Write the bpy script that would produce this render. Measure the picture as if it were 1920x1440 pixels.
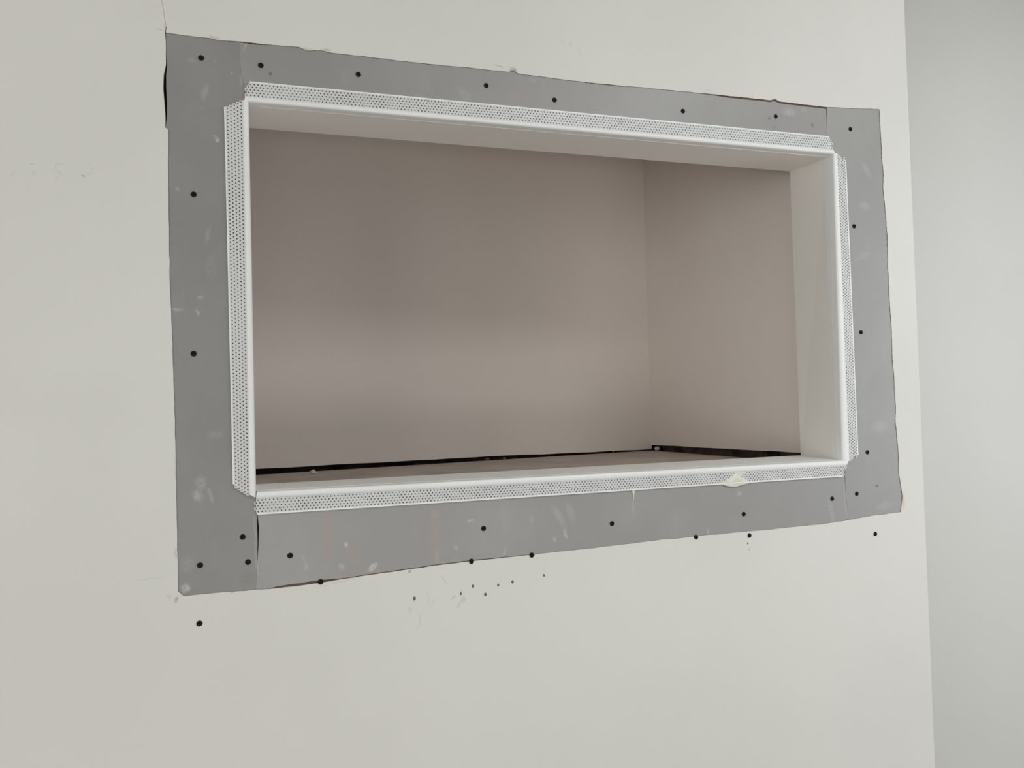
import bpy, bmesh, math, random
from mathutils import Vector, Matrix, noise
random.seed(7)
scene = bpy.context.scene
for o in list(bpy.data.objects): bpy.data.objects.remove(o)

# ------------------------------------------------------------------ camera
S = 1.2                       # metres from the lens to the wall plane (y = 0)
H = 1.55                      # height of the lens
F, YAW, PITCH, ROLL = 1480.54, 0.326378, 0.024822, -0.0276306
CAM = Vector((0.0, -S, H))
cy, sy, cp, sp, cr, sr = math.cos(YAW), math.sin(YAW), math.cos(PITCH), math.sin(PITCH), math.cos(ROLL), math.sin(ROLL)
fw = Vector((sy*cp, cy*cp, sp)); r0 = Vector((cy, -sy, 0)); u0 = r0.cross(fw)
rt = cr*r0 + sr*u0; up = -sr*r0 + cr*u0
cam_data = bpy.data.cameras.new('camera'); cam = bpy.data.objects.new('camera', cam_data)
scene.collection.objects.link(cam); scene.camera = cam
cam_data.sensor_width = 36; cam_data.lens = F/1920*36; cam_data.clip_start = 0.02
cam.matrix_world = Matrix(((rt.x, up.x, -fw.x, CAM.x), (rt.y, up.y, -fw.y, CAM.y), (rt.z, up.z, -fw.z, CAM.z), (0, 0, 0, 1)))

# ------------------------------------------------------------------ light
world = bpy.data.worlds.new('world'); scene.world = world; world.use_nodes = True
bg = world.node_tree.nodes['Background']
bg.inputs['Color'].default_value = (0.93, 0.97, 1.0, 1); bg.inputs['Strength'].default_value = 0.02

def area(name, loc, target, sx, sz, power, col):
    d = bpy.data.lights.new(name, 'AREA'); d.shape = 'RECTANGLE'; d.size = sx; d.size_y = sz
    d.energy = power; d.color = col
    o = bpy.data.objects.new(name, d); scene.collection.objects.link(o)
    o.location = loc
    o.rotation_euler = (Vector(target)-Vector(loc)).to_track_quat('-Z', 'Y').to_euler()
    return o
# unseen area lights added to match brightness: left pair, near right, overhead, low behind
area('fill_light_left', (-2.5, -3.2, 1.6), (0.4, 0, 1.5), 1.8, 1.7, 36, (1.0, 1.0, 0.965))
area('fill_light_left', (-2.5, -1.6, 1.6), (0.4, 0, 1.5), 1.4, 1.9, 11, (1.0, 1.0, 0.965))
area('fill_light_right', (2.4, -1.0, 1.6), (0.8, 0, 1.5), 1.0, 1.4, 10.5, (0.94, 0.98, 1.0))
area('fill_light_top', (1.4, -1.5, 2.70), (1.4, -1.5, 0), 0.9, 0.9, 18, (0.98, 1.0, 1.0))
area('fill_light_low', (0.6, -3.5, 0.6), (0.6, 0, 1.4), 2.5, 0.8, 20, (1.0, 0.965, 0.94))  # added light, stands in for warm bounce off the floor

scene.view_settings.view_transform = 'Standard'; scene.view_settings.look = 'None'
scene.view_settings.gamma = 1; scene.view_settings.use_curve_mapping = False
scene.view_settings.exposure = 0.06

# ------------------------------------------------------------------ helpers
def ray(x, y): return fw + (x-960)/F*rt - (y-720)/F*up
def W(x, y, Y=0.0):
    """point of the plane y = Y (parallel to the wall) behind a spot of the photograph"""
    d = ray(x, y); t = (Y-CAM.y)/d.y; return CAM + t*d
def onZ(x, y, z):
    d = ray(x, y); t = (z-CAM.z)/d.z; return CAM + t*d
def onP(x, y, p, n):
    d = ray(x, y); t = (p-CAM).dot(n)/d.dot(n); return CAM + t*d

def lk(o, parent=None):
    scene.collection.objects.link(o)
    if parent is not None: o.parent = parent
    return o
def mesh_obj(name, bm, mats, parent=None, smooth=False):
    bmesh.ops.recalc_face_normals(bm, faces=bm.faces)
    me = bpy.data.meshes.new(name); bm.to_mesh(me); bm.free()
    for m in (mats if isinstance(mats, (list, tuple)) else [mats]): me.materials.append(m)
    if smooth:
        for p in me.polygons: p.use_smooth = True
    return lk(bpy.data.objects.new(name, me), parent)
def tag(o, label=None, cat=None, group=None, kind=None):
    if label: o['label'] = label
    if cat: o['category'] = cat
    if group: o['group'] = group
    if kind: o['kind'] = kind
    return o
def slab(bm, pts, y0, y1, side_mat=0, back_mat=0, bevel=0.0):
    """solid of an outline in the wall plane (list of Vectors), from y0 (front) to y1"""
    n = len(pts)
    f = [bm.verts.new((p.x, y0, p.z)) for p in pts]
    b = [bm.verts.new((p.x, y1, p.z)) for p in pts]
    ef = [bm.edges.new((f[i], f[(i+1) % n])) for i in range(n)]
    eb = [bm.edges.new((b[i], b[(i+1) % n])) for i in range(n)]
    bmesh.ops.triangle_fill(bm, use_beauty=True, use_dissolve=False, edges=ef)
    r = bmesh.ops.triangle_fill(bm, use_beauty=True, use_dissolve=False, edges=eb)
    for g in r['geom']:
        if isinstance(g, bmesh.types.BMFace): g.material_index = back_mat
    for i in range(n):
        j = (i+1) % n
        try:
            q = bm.faces.new((f[i], f[j], b[j], b[i])); q.material_index = side_mat
        except ValueError: pass
def hexa(bm, c, mat=0):
    """box from 8 corners: four in front (loop) then four behind (loop)"""
    v = [bm.verts.new(p) for p in c]
    for q in ((0, 1, 2, 3), (7, 6, 5, 4), (0, 4, 5, 1), (1, 5, 6, 2), (2, 6, 7, 3), (3, 7, 4, 0)):
        bm.faces.new([v[i] for i in q]).material_index = mat
def box(bm, a, b):
    x0, y0, z0 = a; x1, y1, z1 = b
    hexa(bm, [(x0, y0, z0), (x1, y0, z0), (x1, y0, z1), (x0, y0, z1), (x0, y1, z0), (x1, y1, z0), (x1, y1, z1), (x0, y1, z1)])
def jag(pts, amp, step, closed=True):
    """a hand-cut outline: subdivide (step in photo px) and shake"""
    out = []; n = len(pts)
    for i in range(n if closed else n-1):
        a, b = Vector(pts[i]), Vector(pts[(i+1) % n]); L = (b-a).length; k = max(1, int(L/step))
        for j in range(k):
            p = a.lerp(b, j/k); s = amp if j else amp*0.4
            nn = noise.noise(Vector((p.x*0.045, p.y*0.045, 3.1)))*1.2+random.uniform(-.5, .5)
            d = (b-a).normalized(); out.append((p.x-d.y*s*nn, p.y+d.x*s*nn))
    if not closed: out.append(pts[-1])
    return out

# ------------------------------------------------------------------ materials
class NT:
    def __init__(s, name, rough=0.6, spec=0.3):
        s.m = bpy.data.materials.new(name); s.m.use_nodes = True; s.t = s.m.node_tree
        s.p = s.t.nodes['Principled BSDF']; s.p.inputs['Roughness'].default_value = rough
        s.p.inputs['Specular IOR Level'].default_value = spec
        g = s.n('ShaderNodeNewGeometry'); s.pos = g.outputs['Position']
    def n(s, t, **k):
        o = s.t.nodes.new(t)
        for a, b in k.items(): setattr(o, a, b)
        return o
    def l(s, a, b): s.t.links.new(a, b)
    def noise(s, scale, detail=3, rough=.55, vec=None, stretch=None):
        v = vec or s.pos
        if stretch:
            mp = s.n('ShaderNodeMapping'); mp.inputs['Scale'].default_value = stretch; s.l(v, mp.inputs[0]); v = mp.outputs[0]
        o = s.n('ShaderNodeTexNoise'); o.inputs['Scale'].default_value = scale
        o.inputs['Detail'].default_value = detail; o.inputs['Roughness'].default_value = rough
        s.l(v, o.inputs['Vector']); return o
    def ramp(s, fac, a, b, lo=0.0, hi=1.0, smooth=True):
        o = s.n('ShaderNodeMapRange'); o.interpolation_type = 'SMOOTHSTEP' if smooth else 'LINEAR'
        for i, v in zip((1, 2, 3, 4), (a, b, lo, hi)): o.inputs[i].default_value = v
        s.l(fac, o.inputs[0]); return o.outputs[0]
    def mix(s, fac, a, b):
        o = s.n('ShaderNodeMix', data_type='RGBA')
        if isinstance(fac, float): o.inputs[0].default_value = fac
        else: s.l(fac, o.inputs[0])
        for i, v in ((6, a), (7, b)):
            if isinstance(v, tuple): o.inputs[i].default_value = (*v, 1) if len(v) == 3 else v
            else: s.l(v, o.inputs[i])
        return o.outputs[2]
    def spots(s, base, items):
        """stains with a shape of their own: (x, y, rx, ry [photo px], tilt deg, colour, strength)"""
        w = s.noise(60, 2); ad = s.n('ShaderNodeVectorMath', operation='MULTIPLY_ADD')
        s.l(w.outputs['Color'], ad.inputs[0]); ad.inputs[1].default_value = (.006, 0, .006)
        s.l(s.pos, ad.inputs[2])
        sb = s.n('ShaderNodeVectorMath', operation='SUBTRACT'); s.l(ad.outputs[0], sb.inputs[0]); sb.inputs[1].default_value = (.003, 0, .003)
        fine = s.noise(260, 2)
        gr = s.ramp(fine.outputs['Fac'], .3, .62, .35, 1)
        for x, y, rx, ry, a, col, st in items:
            c = W(x, y); k = (W(x+10, y)-c).length/10; kz = (W(x, y+10)-c).length/10
            mp = s.n('ShaderNodeMapping', vector_type='TEXTURE')
            mp.inputs['Location'].default_value = (c.x, 0, c.z)
            mp.inputs['Rotation'].default_value = (0, math.radians(a), 0)
            mp.inputs['Scale'].default_value = (rx*k, 100, ry*kz)
            s.l(sb.outputs[0], mp.inputs[0])
            ln = s.n('ShaderNodeVectorMath', operation='LENGTH'); s.l(mp.outputs[0], ln.inputs[0])
            f = s.ramp(ln.outputs['Value'], 1.15, .25, 0, st)
            mu = s.n('ShaderNodeMath', operation='MULTIPLY'); s.l(f, mu.inputs[0]); s.l(gr, mu.inputs[1])
            base = s.mix(mu.outputs[0], base, col)
        return base
    def bump(s, fac, strength, dist=.001):
        b = s.n('ShaderNodeBump'); b.inputs['Strength'].default_value = strength; b.inputs['Distance'].default_value = dist
        s.l(fac, b.inputs['Height']); s.l(b.outputs[0], s.p.inputs['Normal'])
    def done(s, col):
        if isinstance(col, tuple): s.p.inputs['Base Color'].default_value = (*col, 1)
        else: s.l(col, s.p.inputs['Base Color'])
        return s.m

def plain(name, a, b, scale, rough, spec=.3, bump=0.0, bscale=300):
    t = NT(name, rough, spec); n = t.noise(scale, 3)
    c = t.mix(t.ramp(n.outputs['Fac'], .35, .65), a, b)
    if bump: t.bump(t.noise(bscale, 3).outputs['Fac'], bump)
    return t.done(c)

PEN = (.36, .36, .35); BRN = (.30, .20, .15)
WALL_A, WALL_B = (.725, .720, .69), (.755, .750, .718)
# off-white board paper of the wall, with pencil figures and pin marks
t = NT('wall_board_paper', .62, .3)
n1 = t.noise(2.2, 3)
c = t.mix(t.ramp(n1.outputs['Fac'], .35, .65), WALL_A, WALL_B)
wall_marks = [
    # the figures left of the opening
    (25, 325, 2.5, 10, 35, PEN, .28), (60, 308, 7, 2.5, 10, PEN, .25), (64, 326, 5, 6, 20, PEN, .2), (48, 318, 2, 8, 0, PEN, .0),
    (110, 308, 12, 2.5, -8, PEN, .22), (104, 314, 2.5, 6, 0, PEN, .22), (112, 324, 7, 3, 40, PEN, .25), (106, 333, 7, 2.5, -35, PEN, .2),
    (150, 300, 9, 2.5, 25, PEN, .1), (168, 308, 5, 3, 60, PEN, .25), (155, 329, 6, 2.2, 12, (.2, .2, .2), .5), (168, 326, 9, 2.5, -10, PEN, .2), (173, 318, 2.5, 7, 0, PEN, .15),
    # the figures under the opening
    (775, 1128, 3, 7, 5, PEN, .16), (769, 1143, 5, 8, -20, PEN, .2), (787, 1160, 2.2, 14, -8, PEN, .26), (784, 1174, 2, 8, 22, PEN, .2),
    (803, 1122, 2.2, 15, -4, PEN, .2), (811, 1132, 3, 12, 5, PEN, .14), (850, 1119, 2.4, 8, 50, PEN, .4), (868, 1124, 6, 9, 25, PEN, .36),
    (860, 1135, 2.2, 11, 30, PEN, .34), (864, 1108, 2, 6, 0, PEN, .2), (833, 1087, 1.6, 14, -38, PEN, .3), (1018, 1068, 1.6, 9, 5, PEN, .16),
    # rubbed figures over the opening
    (1055, 78, 7, 5, 20, PEN, .12), (1070, 84, 6, 6, 40, PEN, .14), (1086, 97, 4, 9, -20, PEN, .14), (1064, 121, 6, 3, 0, PEN, .14),
    (936, 123, 12, 1.8, 17, PEN, .55), (1328, 169, 8, 2, 12, PEN, .3), (498, 51, 7, 2, 0, PEN, .12),
    (300, 56, 10, 2, 15, PEN, .4), (309, 47, 1.5, 9, 0, PEN, .4), (290, 1083, 38, 1.8, -5, PEN, .18), (258, 1087, 12, 1.8, -5, PEN, .12),
    # torn brown paper showing at the cut
    (331, 1124, 5, 9, 12, (.45, .33, .26), .75), (318, 1119, 8, 4, 30, (.5, .4, .33), .35), (402, 71, 14, 4, 8, (.5, .38, .28), .6), (575, 92, 14, 5, 5, (.62, .5, .36), .6),
    (612, 95, 9, 5, 0, (.45, .33, .24), .5), (962, 132, 9, 7, 20, (.33, .22, .2), .85), (1691, 936, 6, 22, -8, (.6, .45, .4), .7),
    (318, 440, 4, 12, 0, (.6, .5, .42), .4), (322, 560, 4, 14, 0, (.6, .5, .42), .4), (331, 1038, 4, 14, 0, (.55, .42, .32), .6), (330, 880, 3, 30, 0, (.6, .5, .42), .4),
    (1453, 188, 6, 5, 0, (.35, .3, .27), .7), (396, 1110, 5, 3, 0, (.45, .36, .3), .6), (436, 1110, 5, 3, 0, (.45, .36, .3), .5), (1592, 966, 3, 9, -18, (.5, .42, .38), .6),
    (768, 1071, 5, 4, 0, (.35, .28, .25), .7), (1603, 972, 5, 3, 0, (.45, .36, .3), .4), (1405, 1030, 2, 2, 0, PEN, .6), (640, 1090, 60, 3, -8, (.6, .5, .42), .35),
    (255, 1400, 20, 8, 0, PEN, .04)]
M_WALL = t.done(t.spots(c, wall_marks)); t.bump(t.noise(420, 2).outputs['Fac'], .12)
# brown liner paper and gypsum core seen at cut edges
t = NT('torn_board_edge', .9, .1)
e = t.noise(90, 4, .7); M_EDGE = t.done(t.mix(t.ramp(e.outputs['Fac'], .46, .6), (.27, .17, .12), (.62, .54, .46)))
M_BACKPAPER = plain('brown_liner_paper', (.27, .20, .15), (.34, .26, .20), 8, .9, .1)
# grey paper of the inserted strips
WHT = (.74, .74, .73)
def grey_paper(name, tone):
    GREY_A, GREY_B = tuple(v*tone for v in (.278, .275, .271)), tuple(v*tone for v in (.315, .312, .308))
    t = NT(name, .42, .55)
    g1 = t.noise(3.4, 4, .6); g2 = t.noise(14, 3, .6, stretch=(1.7, 1, .6))
    c = t.mix(t.ramp(g1.outputs['Fac'], .35, .68), GREY_A, GREY_B)
    c = t.mix(t.ramp(g2.outputs['Fac'], .56, .8, 0, .3), c, (.42, .41, .405))
    PNK = (.385, .315, .29)
    c = t.spots(c, [
        (377, 200, 5, 3, 0, WHT, .1), (384, 172, 9, 20, 12, WHT, .16), (407, 261, 5, 5, 0, WHT, .55), (402, 255, 7, 3, 10, WHT, .25), (333, 354, 4, 6, 0, WHT, .3),
        (360, 112, 11, 6, 0, WHT, .12), (403, 114, 3, 3, 0, WHT, .2), (435, 136, 3, 4, 0, WHT, .2), (452, 150, 4, 14, 0, WHT, .16), (461, 85, 3, 16, 25, WHT, .35),
        (376, 558, 7, 4, 0, WHT, .38), (370, 585, 4, 9, -25, WHT, .42), (334, 580, 14, 4, 5, WHT, .3), (390, 440, 5, 22, 15, WHT, .14), (395, 500, 14, 30, 0, WHT, .06),
        (377, 905, 13, 18, 0, WHT, .2), (371, 930, 11, 14, -20, WHT, .3), (395, 930, 6, 18, -18, WHT, .22), (404, 815, 20, 10, 0, WHT, .1),
        (347, 1103, 12, 11, 0, WHT, .34), (352, 1105, 5, 5, 0, WHT, .4), (352, 1060, 16, 22, 0, WHT, .12), (478, 1000, 3, 60, -2, WHT, .16), (481, 1060, 4, 24, -6, WHT, .2),
        (616, 1010, 15, 60, 0, PNK, .75), (662, 1040, 16, 34, -5, PNK, .55), (817, 1005, 14, 60, 0, PNK, .85), (815, 965, 10, 10, 0, (.46, .39, .35), .35),
        (649, 1022, 5, 7, 0, WHT, .55), (699, 1064, 6, 13, 42, WHT, .65), (641, 1063, 7, 9, -20, WHT, .3), (573, 1064, 5, 6, 0, WHT, .25), (572, 1055, 4, 20, -25, WHT, .12),
        (883, 977, 9, 4, -12, WHT, .36), (997, 975, 5, 8, 0, WHT, .22), (1060, 1000, 4, 12, -15, WHT, .45), (1040, 1012, 4, 7, 0, WHT, .3), (1048, 968, 8, 30, -30, WHT, .16),
        (1070, 960, 8, 26, -20, WHT, .14), (947, 1034, 4, 9, 0, WHT, .25), (855, 1026, 5, 6, 0, WHT, .22), (820, 1045, 5, 18, 0, (.5, .42, .37), .4), (945, 975, 12, 30, -12, WHT, .06),
        (1308, 966, 13, 9, 10, PNK, .3), (1328, 997, 2, 9, -12, WHT, .36), (1387, 926, 5, 5, 0, WHT, .36), (1187, 945, 2.5, 30, -2, WHT, .2),
        (1480, 210, 14, 9, 0, WHT, .25), (1508, 206, 6, 4, 0, WHT, .16), (790, 185, 26, 8, 20, WHT, .09), (870, 175, 20, 9, 40, WHT, .12), (1000, 150, 9, 6, 0, WHT, .1),
        (1622, 385, 13, 10, 0, WHT, .16), (1625, 318, 6, 22, -35, WHT, .16), (1650, 800, 20, 14, 0, WHT, .16), (1660, 948, 22, 9, -8, (.5, .46, .44), .3), (1560, 960, 5, 34, -12, WHT, .14),
        (1586, 930, 3, 50, -2, (.5, .45, .42), .4), (1618, 480, 20, 8, -30, WHT, .1), (507, 137, 4.5, 4.5, 0, (.05, .04, .04), .75), (506, 150, 10, 8, 0, PNK, .3),
        (1443, 221, 3.5, 3.5, 0, (.06, .06, .06), .65), (1453, 238, 3.5, 3.5, 0, (.1, .1, .1), .45), (1524, 234, 4, 6, -30, (.1, .1, .1), .5), (1644, 911, 3.2, 3.2, 0, (.06, .06, .06), .7),
        (462, 1085, 20, 14, 0, (.24, .2, .17), .35), (1160, 1020, 40, 7, -6, PNK, .4), (1290, 1000, 70, 8, -6, PNK, .25), (640, 1084, 150, 5, -7, (.4, .3, .26), .4)])
    m = t.done(c); t.bump(t.noise(350, 2).outputs['Fac'], .1)
    return m
M_GREY_DULL = grey_paper('dull_grey_board_paper', .93)
M_GREY = grey_paper('grey_board_paper', 1.07)
M_GREY_PALE = grey_paper('pale_grey_board_paper', 1.17)
M_GREYEDGE = plain('grey_strip_core', (.20, .16, .135), (.36, .31, .28), 60, .9, .1)
# white plastic of the beads
M_PVC = plain('white_plastic', (.84, .855, .855), (.88, .89, .885), 6, .38, .45)
t = NT('mesh_plastic', .4, .45)
n1 = t.noise(5, 3)
c = t.mix(t.ramp(n1.outputs['Fac'], .35, .65), (.64, .65, .65), (.69, .70, .70))
DK = (.27, .28, .28)
c = t.spots(c, [(653, 177, 4, 2.5, 0, DK, .5), (802, 190, 6, 3, 10, DK, .6), (1131, 222, 3, 5, 0, DK, .55), (1163, 228, 7, 3, -15, DK, .6), (524, 991, 1, 1, 0, DK, .0),
                (527, 953, 7, 4, -8, DK, .5), (573, 947, 8, 5, 0, DK, .3), (451, 897, 4, 6, -10, DK, .4), (908, 920, 5, 5, 0, DK, .5), (1001, 919, 6, 4, 0, DK, .5),
                (1257, 901, 6, 4, 0, DK, .55), (1564, 888, 4, 3, 0, DK, .5), (1578, 311, 3, 5, 0, DK, .6), (1583, 434, 2, 5, 0, DK, .5), (1602, 846, 3, 4, 0, DK, .4),
                (996, 904, 16, 4, -3, (.8, .7, .56), .6), (1586, 521, 3, 8, 0, DK, .25), (750, 928, 8, 4, 0, DK, .25)])
M_MESH = t.done(c)
# lining boards of the reveal
t = NT('lining_board', .6, .3)
n1 = t.noise(5, 4)
M_LINE = t.done(t.mix(t.ramp(n1.outputs['Fac'], .3, .7), (.87, .845, .81), (.90, .875, .84)))
M_SILL = plain('sill_board', (.88, .88, .87), (.91, .91, .90), 7, .5, .4)
# boards inside the niche
t = NT('niche_board', .62, .25)
n1 = t.noise(3, 3)
M_NICHE = t.done(t.mix(t.ramp(n1.outputs['Fac'], .3, .7), (.78, .715, .665), (.81, .745, .695))); t.bump(t.noise(300, 2).outputs['Fac'], .1)
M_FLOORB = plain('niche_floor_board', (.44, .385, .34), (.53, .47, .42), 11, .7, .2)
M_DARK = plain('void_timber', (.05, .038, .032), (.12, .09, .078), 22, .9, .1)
M_BROWN = plain('brown_timber', (.13, .085, .066), (.21, .145, .115), 14, .9, .1)
M_SCREW = plain('black_phosphate', (.010, .010, .010), (.02, .02, .02), 400, .8, .1)
M_PIN = plain('rusty_pinhole', (.13, .09, .08), (.24, .18, .165), 500, .9, .1)
M_CRUMB = plain('plaster_crumb', (.55, .5, .45), (.68, .64, .58), 150, .9, .1, .4)
M_SMEAR = plain('joint_plaster', (.70, .68, .60), (.80, .79, .74), 70, .8, .2, .6, 200)
M_OFFWALL = plain('far_wall_paint', (.70, .70, .67), (.725, .725, .695), 1.6, .65, .25)
M_ROOMFLOOR = plain('screed', (.34, .32, .29), (.42, .39, .36), 3, .8, .2)
M_CEIL = plain('ceiling_paint', (.70, .69, .66), (.73, .72, .69), 2, .7, .2)

# ------------------------------------------------------------------ the setting
XE = W(1724, 720).x           # the wall ends here; the next one stands further back
ZC = 2.75                     # ceiling
XL = -2.6
T = 0.0125                    # thickness of a board
SETBACK = 0.30
# hand-cut hole in the wall, photo px, clockwise from the top left corner
HOLE = [(311, 61), (360, 68), (392, 71), (410, 76), (450, 78), (470, 80), (520, 85), (560, 88), (578, 95), (600, 93), (616, 98), (680, 105), (740, 113),
        (860, 125), (940, 133), (952, 135), (962, 133), (972, 138), (1040, 147), (1100, 154), (1180, 162), (1260, 169), (1320, 175), (1400, 183), (1444, 188), (1453, 186), (1462, 190),
        (1500, 195), (1545, 200), (1551, 201), (1600, 203), (1649, 205), (1652, 260), (1654, 300), (1657, 330), (1656, 352), (1660, 390), (1664, 440), (1665, 500),
        (1668, 560), (1672, 620), (1673, 660), (1677, 720), (1680, 765), (1679, 790), (1684, 840), (1686, 890), (1692, 930), (1689, 960), (1640, 966),
        (1592, 975), (1540, 983), (1480, 989), (1405, 996), (1300, 1006), (1200, 1017), (1100, 1029), (1000, 1040), (950, 1045), (884, 1052), (820, 1060),
        (750, 1070), (700, 1077), (640, 1086), (600, 1093), (560, 1099), (520, 1103), (480, 1106), (440, 1109), (400, 1112), (345, 1118), (334, 1109),
        (333, 1060), (332, 1000), (330, 900), (328, 800), (325, 700), (321, 600), (319, 540), (317, 460), (316, 380), (315, 300), (315, 243), (310, 239),
        (310, 215), (308, 190), (306, 165), (307, 140), (311, 120), (311, 90)]
hole = jag(HOLE, 0.7, 14)
bm = bmesh.new()
SEAM = [W(312, 50), W(304, 0), W(303, -160)]
hv = [W(*p) for p in hole]
seam_r = [Vector((p.x, 0, p.z)) for p in SEAM]; seam_l = [Vector((p.x-.0009, 0, p.z)) for p in SEAM]
top_r = Vector((seam_r[-1].x, 0, ZC)); top_l = Vector((seam_l[-1].x, 0, ZC))
outline = ([top_r] + seam_r[::-1] + [hv[0]] + hv[1:] + [Vector((hv[0].x-.0009, 0, hv[0].z-.0006))] + seam_l +
           [top_l, Vector((XL, 0, ZC)), Vector((XL, 0, 0)), Vector((XE, 0, 0)), Vector((XE, 0, ZC))])
slab(bm, outline, 0.0, T, 1, 1)
wall = tag(mesh_obj('wall_back', bm, [M_WALL, M_EDGE]), kind='structure')
# filler lying in the joint between the two boards over the hole
bm = bmesh.new()
for a, b in ((top_r, seam_r[2]), (seam_r[2], seam_r[1]), (seam_r[1], seam_r[0])):
    hexa(bm, [(a.x-.0012, .0005, a.z), (b.x-.0012, .0005, b.z), (b.x+.0003, .0005, b.z), (a.x+.0003, .0005, a.z),
              (a.x-.0012, .009, a.z), (b.x-.0012, .009, b.z), (b.x+.0003, .009, b.z), (a.x+.0003, .009, a.z)])
mesh_obj('joint_filler', bm, M_WALL, wall)

bm = bmesh.new(); box(bm, (XE-.012, T, 0), (XE, 1.25, ZC))
tag(mesh_obj('wall_side', bm, M_OFFWALL), kind='structure')
bm = bmesh.new(); box(bm, (XE, SETBACK, 0), (XE+3.2, SETBACK+.02, ZC))
tag(mesh_obj('wall_right', bm, M_OFFWALL), kind='structure')
bm = bmesh.new(); box(bm, (XL, 1.235, 0), (XE-.012, 1.25, ZC)); box(bm, (XL-.012, 0, 0), (XL, 1.25, ZC))
tag(mesh_obj('light_block_shell', bm, M_DARK), kind='structure')  # unseen shell added behind the wall to keep world light out
bm = bmesh.new(); box(bm, (XL-.012, -5.5, -.03), (XE+3.2, 1.25, 0))
tag(mesh_obj('floor', bm, M_ROOMFLOOR), kind='structure')
bm = bmesh.new(); box(bm, (XL-.012, -5.5, ZC), (XE+3.2, 1.25, ZC+.03))
tag(mesh_obj('ceiling', bm, M_CEIL), kind='structure')

# ------------------------------------------------------------------ the niche behind the opening
D1 = 0.106*S                                    # depth of the reveal
ZF = H-0.1138*S                                 # niche floor
bcR = onZ(1222, 844.3, ZF); bcL = onZ(470, 891, ZF)
gR = onZ(1407, 859, ZF)
dirB = (bcL-bcR).normalized(); dirR = (gR-bcR).normalized()
nB = Vector((dirB.y, -dirB.x, 0)); nR = Vector((dirR.y, -dirR.x, 0))
def side(o, d, off):          # point pushed away from the room of the niche
    return o + d*off
backL = bcR + dirB*((bcR.x+0.10)/abs(dirB.x))
frontR = bcR + dirR*((bcR.y-0.03)/abs(dirR.y))
ZT = H+0.66*S
niche = bpy.data.objects.new('wall_niche', None); lk(niche); niche.location = (bcR.x/2, .3, ZF); tag(niche, kind='structure')
def npart(name, bm, m):
    o = mesh_obj(name, bm, m); o.parent = niche; o.matrix_parent_inverse = Matrix.Translation(-niche.location); return o
# back board: its lower edge stops short of the floor
outB = nB if nB.y > 0 else -nB
outR = nR if nR.x > 0 else -nR
def panel(bm, a, b, za, zb, zt, out, th=.0125):
    c = [Vector((a.x, a.y, za)), Vector((b.x, b.y, zb)), Vector((b.x, b.y, zt)), Vector((a.x, a.y, zt))]
    hexa(bm, c + [p+out*th for p in c])
ee = [onP(x, y, bcR, nB) for x, y in ((483, 879.5), (900, 856.3), (1060, 849.8), (1222, 842.3))]
def zB(p):
    k = 0 if p.x < ee[1].x else 1 if p.x < ee[2].x else 2
    e1, e2 = ee[k], ee[k+1]
    return e1.z + (e2.z-e1.z)*((p.x-e1.x)/(e2.x-e1.x))
bm = bmesh.new()
N = 24
lo = [backL.lerp(bcR, i/N) for i in range(N+1)]
zs = [zB(p)+random.uniform(-.0007, .0007) for p in lo]
for i in range(N):
    panel(bm, lo[i], lo[i+1], zs[i], zs[i+1], ZT, outB)
bmesh.ops.remove_doubles(bm, verts=bm.verts, dist=1e-6)
npart('back_panel', bm, M_NICHE)
e1 = onP(1238, 835, bcR, nR); e2 = onP(1500, 848.5, bcR, nR)
def zR(p): return e1.z + (e2.z-e1.z)*((p.y-e1.y)/(e2.y-e1.y))
bm = bmesh.new(); lo = [bcR.lerp(frontR, i/14) for i in range(15)]
zs = [zR(p)+random.uniform(-.0006, .0006) for p in lo]
for i in range(14): panel(bm, lo[i], lo[i+1], zs[i], zs[i+1], ZT, outR)
bmesh.ops.remove_doubles(bm, verts=bm.verts, dist=1e-6)
npart('side_panel', bm, M_NICHE)
bm = bmesh.new(); box(bm, (-.115, .03, ZF-.03), (-.10, bcR.y+.05, ZT)); npart('side_panel', bm, M_NICHE)
bm = bmesh.new(); box(bm, (-.115, .03, ZT), (bcR.x+.06, bcR.y+.05, ZT+.0125)); npart('top_panel', bm, M_NICHE)
fr = bcR + dirR*((bcR.y-.0135)/abs(dirR.y))          # the floor board ends under the faces of the boards round it
fl = [Vector((-.115, .0135, 0)), Vector((fr.x, .0135, 0)), bcR, backL]
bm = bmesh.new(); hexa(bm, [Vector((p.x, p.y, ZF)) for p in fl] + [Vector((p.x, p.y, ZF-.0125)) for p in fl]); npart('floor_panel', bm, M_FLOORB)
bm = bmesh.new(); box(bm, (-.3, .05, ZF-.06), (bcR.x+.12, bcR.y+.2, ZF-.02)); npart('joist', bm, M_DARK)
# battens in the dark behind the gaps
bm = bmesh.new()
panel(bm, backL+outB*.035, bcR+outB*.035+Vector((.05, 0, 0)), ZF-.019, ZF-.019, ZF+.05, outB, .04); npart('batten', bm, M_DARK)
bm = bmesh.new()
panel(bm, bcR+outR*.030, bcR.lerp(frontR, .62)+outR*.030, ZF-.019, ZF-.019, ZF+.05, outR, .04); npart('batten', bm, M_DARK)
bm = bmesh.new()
panel(bm, bcR.lerp(frontR, .70)+outR*.020, frontR+outR*.020, ZF-.019, ZF-.019, ZF+.05, outR, .04); npart('batten', bm, M_DARK)
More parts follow.
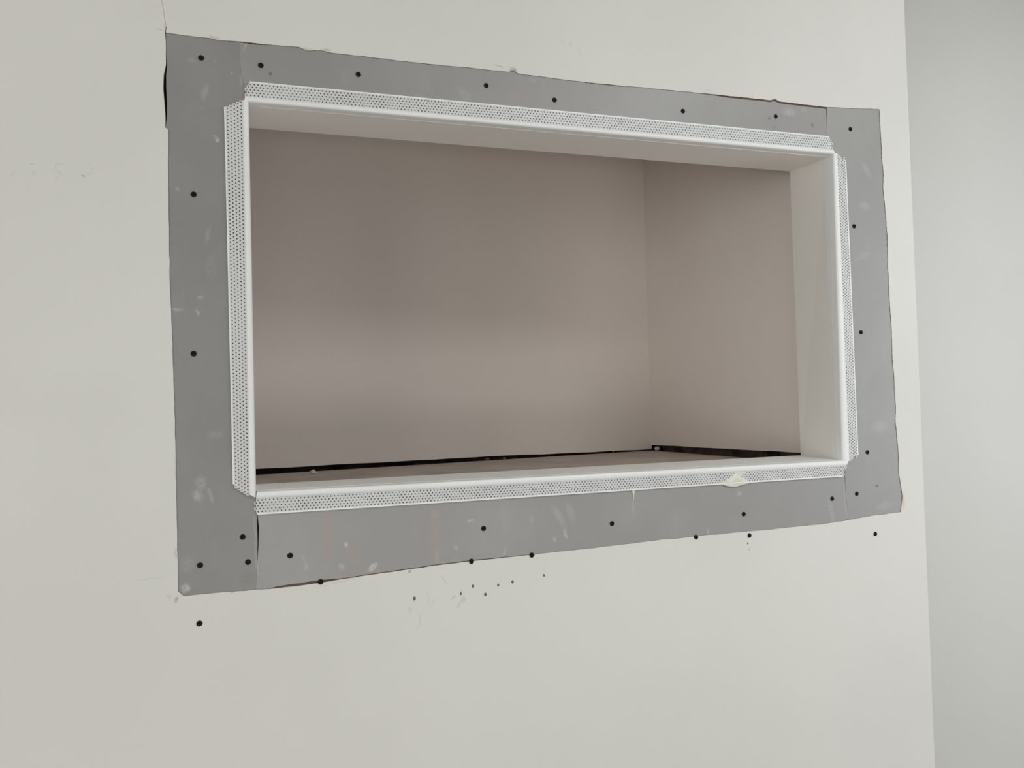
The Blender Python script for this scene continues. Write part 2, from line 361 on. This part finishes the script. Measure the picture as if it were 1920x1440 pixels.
# front boards closing the niche above and beside the opening, behind the wall
# ------------------------------------------------------------------ reveal linings
IN = dict(TL=(466.5, 193), TR=(1561, 291), BR=(1577.5, 862.5), BL=(480, 921))
BK = dict(TL=(462, 239.5), TR=(1481, 321.5), BR=(1501.5, 853.5), BL=(470, 908.5))
fi = {k: W(*v) for k, v in IN.items()}; bi = {k: W(*v, D1) for k, v in BK.items()}
bi['TL'].x = min(bi['TL'].x, fi['TL'].x+.002); bi['BL'].x = fi['BL'].x+.0
def lining(name, a, b, out, m, lab, y0=.0138):
    """board along the reveal from corner a to b, its visible face between the front and back edge"""
    fa, fb = fi[a].copy(), fi[b].copy(); 
    fa = fa.lerp(bi[a], y0/D1); fb = fb.lerp(bi[b], y0/D1)
    c = [fa, fb, bi[b], bi[a]]
    bm = bmesh.new(); hexa(bm, c + [p+out*.011 for p in c])
    o = mesh_obj(name, bm, m)
    tag(o, lab, 'board'); return o
lining('lining_board', 'TL', 'TR', Vector((0, 0, 1)), M_LINE, 'beige lining board under the top edge of the opening')
lining('lining_board', 'TR', 'BR', Vector((1, 0, 0)), M_LINE, 'upright beige lining board on the right side of the opening')
lining('lining_board', 'TL', 'BL', Vector((-1, 0, 0)), M_LINE, 'upright lining board on the left side of the opening')
lining('lining_board', 'BL', 'BR', Vector((0, 0, -1)), M_SILL, 'white sill board along the bottom edge of the opening')

# ------------------------------------------------------------------ grey strips
def screw_mesh():
    bm = bmesh.new(); R = .0041; n = 14
    vs = [[bm.verts.new((r*math.cos(2*math.pi*i/n), y, r*math.sin(2*math.pi*i/n))) for i in range(n)]
          for r, y in ((R*.8, .004), (R, -.0003), (R*.94, -.0009), (R*.66, -.0012), (R*.42, -.0010), (R*.3, -.0003))]
    for a, b in zip(vs, vs[1:]):
        for i in range(n): bm.faces.new((a[i], a[(i+1) % n], b[(i+1) % n], b[i]))
    bm.faces.new(vs[-1])
    for k in range(2):                      # the four slots of the cross
        c, d = ((R*.55, R*.1), (R*.1, R*.55))[k]
        box(bm, (-c, -.00125, -d), (c, -.0008, d))
    bmesh.ops.recalc_face_normals(bm, faces=bm.faces)
    me = bpy.data.meshes.new('screw'); bm.to_mesh(me); bm.free(); me.materials.append(M_SCREW); return me
SCREW = screw_mesh()
def screws(parent, pts, y, origin=None):
    for x, yy in pts:
        o = bpy.data.objects.new('screw', SCREW); lk(o, parent)
        p = W(x, yy); o.location = (p.x, y, p.z); o.rotation_euler = (random.uniform(-.06, .06), random.uniform(0, 6.28), random.uniform(-.06, .06))
YS = .0011                   # the strips lie a hair deeper than the wall face
def gap_at(x, y):
    """how far (photo px) a strip stops short of the cut edge"""
    def hump(t, a, b, h): return h*math.sin(math.pi*(t-a)/(b-a))**.6 if a < t < b else 0
    g = .2
    if x < 325: g += hump(y, 113, 228, 5.5)
    if y < 110 and 440 < x < 530: g += hump(x, 462, 495, 2.2)
    if y < 215: g += hump(x, 1085, 1175, 1.0) + (min(1, (x-1310)/60)*min(1, max(0, (1549-x)/3))*3.0 if 1310 < x < 1549 else 0)
    if y > 980 and x < 1700: g += hump(x, 500, 640, 4.5) + hump(x, 560, 1010, 1.3)
    return g
cen = Vector((1000, 570))
def cut_edge(a, b):
    """the stretch of the cut edge between two of its corners, moved inwards by the gap"""
    n = len(hole)
    ia = min(range(n), key=lambda i: (hole[i][0]-a[0])**2+(hole[i][1]-a[1])**2)
    ib = min(range(n), key=lambda i: (hole[i][0]-b[0])**2+(hole[i][1]-b[1])**2)
    out = []; i = ia
    while True:
        p, q, r = Vector(hole[i-1]), Vector(hole[i]), Vector(hole[(i+1) % n])
        d = (r-p).normalized(); nn = Vector((-d.y, d.x))
        g = gap_at(q.x, q.y)
        out.append((q.x+nn.x*g, q.y+nn.y*g))
        if i == ib: break
        i = (i+1) % n
    return out
def strip(pts, lab, scr, m):
    q = [W(*p) for p in pts]
    bm = bmesh.new(); slab(bm, q, YS, YS+T, 1, 1)
    o = mesh_obj('plasterboard_strip', bm, [m, M_GREYEDGE])
    tag(o, lab, 'board', 'grey plasterboard strips round the opening')
    screws(o, scr, YS); return o
strip(cut_edge((480, 1106), (311, 61)) + cut_edge((311, 61), (450, 78))[1:] + [(450, 120), (459.5, 180), (462, 200), (465, 300), (471, 600), (477.5, 925), (480.5, 940), (481.8, 965), (483, 1020), (481.6, 1060)],
      'tall grey plasterboard strip left of the opening',
      [(377, 108), (363, 364), (363, 663), (455, 1007), (375, 1060), (465, 1054)], M_GREY_DULL)
strip(cut_edge((460, 79), (1545, 200)) + [(1549.8, 204), (1550.4, 232), (1551.2, 258), (1561.5, 285), (1200, 254.5), (800, 218.8), (467, 189), (460, 180), (450.15, 120), (450.05, 79)],
      'long grey plasterboard strip above the opening',
      [(489, 122), (672, 139), (912, 160), (1040, 187), (1281, 208), (1455, 218)], M_GREY)
strip(cut_edge((1551, 201), (1592, 975)) + [(1588.2, 940), (1585.4, 900), (1585, 880), (1581.5, 863), (1572.5, 560), (1564.5, 291.5), (1561.8, 285), (1551.4, 258), (1550.6, 232)],
      'upright grey plasterboard strip right of the opening',
      [(1595, 242), (1602, 424), (1615, 623), (1627, 848), (1607, 926)], M_GREY_PALE)
strip(cut_edge((1592, 975), (480, 1106))[1:] + [(482, 1060), (484.8, 1022), (485.4, 990), (483.2, 966), (481, 926), (1000, 898.3), (1579, 867), (1583.5, 880), (1584.6, 900), (1587.8, 940), (1592, 974)],
      'long grey plasterboard strip below the opening',
      [(544, 1042), (907, 991), (1148, 982), (1395, 964), (1561, 935)], M_GREY_PALE)
screws(wall, [(374, 1169), (884, 1052.5), (997, 1041), (1305, 1007), (1405, 1004), (1641, 1001), (601, 1091)], 0.0)
# backing battens that the strips are screwed to, seen dark in the gaps
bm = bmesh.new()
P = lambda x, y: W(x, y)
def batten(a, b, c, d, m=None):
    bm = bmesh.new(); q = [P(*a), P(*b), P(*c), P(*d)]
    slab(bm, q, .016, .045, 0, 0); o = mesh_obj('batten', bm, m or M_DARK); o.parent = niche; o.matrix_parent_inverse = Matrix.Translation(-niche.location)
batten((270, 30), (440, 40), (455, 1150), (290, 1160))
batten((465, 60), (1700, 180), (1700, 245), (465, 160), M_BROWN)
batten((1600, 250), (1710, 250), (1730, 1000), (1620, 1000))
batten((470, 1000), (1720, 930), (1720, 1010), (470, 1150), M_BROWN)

# brown liner paper torn along the wider gaps
def torn(pts, m):
    bm = bmesh.new(); slab(bm, [W(*p) for p in jag(pts, .6, 12)], .0026, .0032, 0, 0)
    o = mesh_obj('torn_paper', bm, m, wall); return o
torn([(490, 1092), (560, 1084), (700, 1068), (900, 1042), (905, 1052), (700, 1081), (600, 1096), (500, 1106)], M_BROWN)
torn([(1300, 169), (1400, 179), (1548, 197), (1548, 208), (1400, 192), (1310, 181)], M_BROWN)

# pin holes under the opening
PIN = bmesh.new(); bmesh.ops.create_circle(PIN, cap_ends=True, radius=1, segments=9); me = bpy.data.meshes.new('pin_hole')
g = bmesh.ops.extrude_face_region(PIN, geom=list(PIN.faces)); bmesh.ops.translate(PIN, vec=(0, 0, .3), verts=[v for v in g['geom'] if isinstance(v, bmesh.types.BMVert)])
bmesh.ops.recalc_face_normals(PIN, faces=PIN.faces); PIN.to_mesh(me); PIN.free(); me.materials.append(M_PIN)
for x, y, r in ((1020, 1079, 1.2), (961, 1091, 1.5), (934, 1097, 1.3), (887, 1099, 1.5), (910, 1114.5, 1.6), (864, 1113, 1.3), (777, 1122, 1.7), (1402, 1019, 1.0)):
    o = bpy.data.objects.new('pin_hole', me); lk(o, wall); p = W(x, y)
    o.location = (p.x, 0, p.z); o.rotation_euler = (math.pi/2, 0, 0); o.scale = (r*.0014, r*.0018, .0006)

# ------------------------------------------------------------------ perforated corner beads
def bead(lab, no_a, no_b, fo_a, fo_b, ni_a, ni_b, ka, kb, pitch=(.0054, None)):
    """no: outer line of the nose (where the mesh starts), fo: outer line of the flange, ni: inner line of the nose; a, b: the two ends
       ka, kb: the corners of the opening at the two ends"""
    A, B, FA, FB, IA, IB = (W(*p) for p in (no_a, no_b, fo_a, fo_b, ni_a, ni_b))
    root = bpy.data.objects.new('corner_bead', None); lk(root); root.location = (A+B)/2; inv = Matrix.Translation(-root.location)
    tag(root, lab, 'bead', 'white perforated corner beads framing the opening')
    ax = (B-A).normalized(); L = (B-A).length
    out = Vector((-ax.z, 0, ax.x))
    if out.dot((FA+FB)/2-A) < 0: out = -out
    ta, tb = (FA-A).dot(ax), (FB-A).dot(ax); wa, wb = (FA-A).dot(out), (FB-A).dot(out)
    def top(s): return wa + (wb-wa)*(s-ta)/(tb-ta)       # flange width at run s
    yf0, yf1 = -.0004, -.0012
    rows = 5; rim = .0022
    bm = bmesh.new(); dx = pitch[0]; n = int(L/dx)
    def pt(s, v, y): q = A + ax*s + out*v; return Vector((q.x, y, q.z))
    for r in range(rows):
        for i in range(-1, n+2):
            s0 = (i + (.5 if r % 2 else 0))*dx; s1 = s0+dx; sm = (s0+s1)/2
            w = top(sm)-rim; v0, v1 = w*r/rows, w*(r+1)/rows; vm = (v0+v1)/2
            k = vm/top(sm)
            if sm < k*ta - dx*.2 or sm > L+k*(tb-L) + dx*.2: continue
            va, vb = (top(s0)-rim), (top(s1)-rim)
            cs = [(s0, va*r/rows), (sm, v0), (s1, vb*r/rows), (s1, vb*(r+.5)/rows), (s1, vb*(r+1)/rows), (sm, v1), (s0, va*(r+1)/rows), (s0, va*(r+.5)/rows)]
            hr = .00112
            hs = [(sm+hr*math.cos(t), vm+hr*math.sin(t)) for t in [math.radians(d) for d in (225, 270, 315, 0, 45, 90, 135, 180)]]
            o_ = [bm.verts.new(pt(*c, yf1)) for c in cs]; h_ = [bm.verts.new(pt(*c, yf1)) for c in hs]
            hb = [bm.verts.new(pt(*c, yf0)) for c in hs]
            for j in range(8):
                q = (j+1) % 8
                bm.faces.new((o_[j], o_[q], h_[q], h_[j])); bm.faces.new((h_[j], h_[q], hb[q], hb[j]))
    bmesh.ops.remove_doubles(bm, verts=bm.verts, dist=1e-6)
    me = bpy.data.meshes.new('perforated_flange'); bmesh.ops.recalc_face_normals(bm, faces=bm.faces); bm.to_mesh(me); bm.free(); me.materials.append(M_MESH)
    o = lk(bpy.data.objects.new('perforated_flange', me), root); o.matrix_parent_inverse = inv
    # solid rim along the outer edge
    bm = bmesh.new()
    q = [pt(ta, wa-rim, 0), pt(tb, wb-rim, 0), pt(tb, wb, 0), pt(ta, wa, 0)]
    hexa(bm, [Vector((p.x, -.0016, p.z)) for p in q] + [Vector((p.x, .0006, p.z)) for p in q])
    o = mesh_obj('rim', bm, M_PVC, root); o.matrix_parent_inverse = inv
    # rounded nose from the mesh to the inner line, going on as the return leg into the opening
    bm = bmesh.new(); sec = []
    m = 8
    nin = -out
    for P0, I0, nz in ((A, IA, 0), (B, IB, 1)):
        row = []
        d = I0-P0; w = d.length
        prof = [(0, -.0012), (.12, -.0024), (.35, -.0034), (.62, -.0037), (.84, -.0031), (.96, -.0016), (1.0, .0006), (1.0, .024)]
        for a_, y_ in prof:
            p = P0 + d*a_; row.append(Vector((p.x, y_, p.z)))
        # the leg follows the lining and is a millimetre thick
        kk = kb if nz else ka; lean = (bi[kk]-fi[kk])*(.024/D1); lean.y = 0
        row[-1] = row[-1]+lean+nin*.0006
        row += [row[-1]-nin*.0014, Vector((I0.x, .002, I0.z))-nin*.0010, Vector((P0.x, .0008, P0.z))]
        sec.append([bm.verts.new(p) for p in row])
    k = len(sec[0])
    for i in range(k): bm.faces.new((sec[0][i], sec[0][(i+1) % k], sec[1][(i+1) % k], sec[1][i]))
    bm.faces.new(sec[0]); bm.faces.new(sec[1])
    o = mesh_obj('nose', bm, M_PVC, root); o.matrix_parent_inverse = inv
    for p in o.data.polygons: p.use_smooth = True
    o.data.set_sharp_from_angle(angle=math.radians(48))
    return root
b_top = bead('long white corner bead with mesh flange above the opening', (459, 181), (1561, 281), (468, 153), (1553.5, 256), (459, 191.5), (1563, 290), 'TL', 'TR')
b_left = bead('upright white corner bead with mesh flange left of the opening', (455, 189), (467.5, 927), (420, 201), (436.5, 908), (466.3, 186), (480, 933), 'TL', 'BL')
b_right = bead('upright white corner bead with mesh flange right of the opening', (1569, 289), (1592, 864), (1585.5, 301), (1608.5, 853), (1561, 288), (1578, 867), 'TR', 'BR')
b_bot = bead('long white corner bead with mesh flange below the opening', (480, 935), (1585, 874), (482, 965), (1580, 893.5), (481, 922), (1589, 862.5), 'BL', 'BR')

# dried plaster squeezed over the lower bead
def blob(name, pts, y, h, parent):
    bm = bmesh.new(); q = [W(*p) for p in pts]; c = sum(q, Vector())/len(q)
    rings = []
    for s, d in ((1, 0), (.9, .7), (.7, 1), (.4, .7), (.15, .9)):
        rings.append([bm.verts.new((c.x+(p.x-c.x)*s, y-h*d*(1+random.uniform(-.4, .4)), c.z+(p.z-c.z)*s)) for p in q])
    n = len(q)
    for a, b in zip(rings, rings[1:]):
        for i in range(n): bm.faces.new((a[i], a[(i+1) % n], b[(i+1) % n], b[i]))
    bm.faces.new(rings[-1]); bm.faces.new(rings[0])
    o = mesh_obj(name, bm, M_SMEAR, parent, True); o.matrix_parent_inverse = Matrix.Translation(-parent.location); return o
o = blob('plaster_smear', [(1347, 906), (1353, 902), (1362, 899), (1372, 893), (1378, 886), (1384, 881), (1390, 884), (1386, 891), (1392, 896), (1402, 901), (1404, 906), (1392, 910), (1376, 914), (1362, 912)], -.0011, .0006, b_bot)
o['label'] = 'cream smear of dried plaster'
blob('plaster_smear', [(1380, 884), (1384, 879), (1400, 878), (1408, 881), (1402, 885), (1392, 889), (1386, 893), (1382, 896)], -.0009, .0007, b_bot)
blob('plaster_smear', [(1185, 918), (1190, 918), (1189.6, 926), (1189.2, 934), (1188.4, 942), (1187.4, 934), (1186, 925)], .0008, .0012, b_bot)

# ------------------------------------------------------------------ crumbs of plaster in the niche
def crumb(x, y, r, sq, lab, z=None, n=0):
    bm = bmesh.new(); bmesh.ops.create_icosphere(bm, subdivisions=2, radius=r)
    for v in bm.verts:
        k = 1+.45*noise.noise(v.co/r*1.3+Vector((n*7.1, 0, 0))); v.co = Vector((v.co.x*k*sq, v.co.y*k*.9, v.co.z*k*.72))
    o = mesh_obj('plaster_crumb', bm, M_CRUMB)
    p = onZ(x, y, ZF+r*.62 if z is None else z); o.location = p
    tag(o, lab, 'crumb', 'plaster crumbs on the niche floor'); return o
crumb(587, 885, .0062, 1.2, 'largest plaster crumb, at the left end of the dark gap on the niche floor', n=1)
crumb(914, 860, .0042, 1.9, 'flat plaster crumb near the middle of the dark gap on the niche floor', n=2)
crumb(945.5, 859, .0032, 1.3, 'small pale crumb just right of the flat crumb in the middle of the gap', n=3)
crumb(1150, 846, .0036, 1.1, 'lone plaster crumb in the thin end of the gap, left of the niche corner', n=4)
crumb(1233, 841, .0088, 1.0, 'plaster lump lying in the back corner of the niche', n=5)
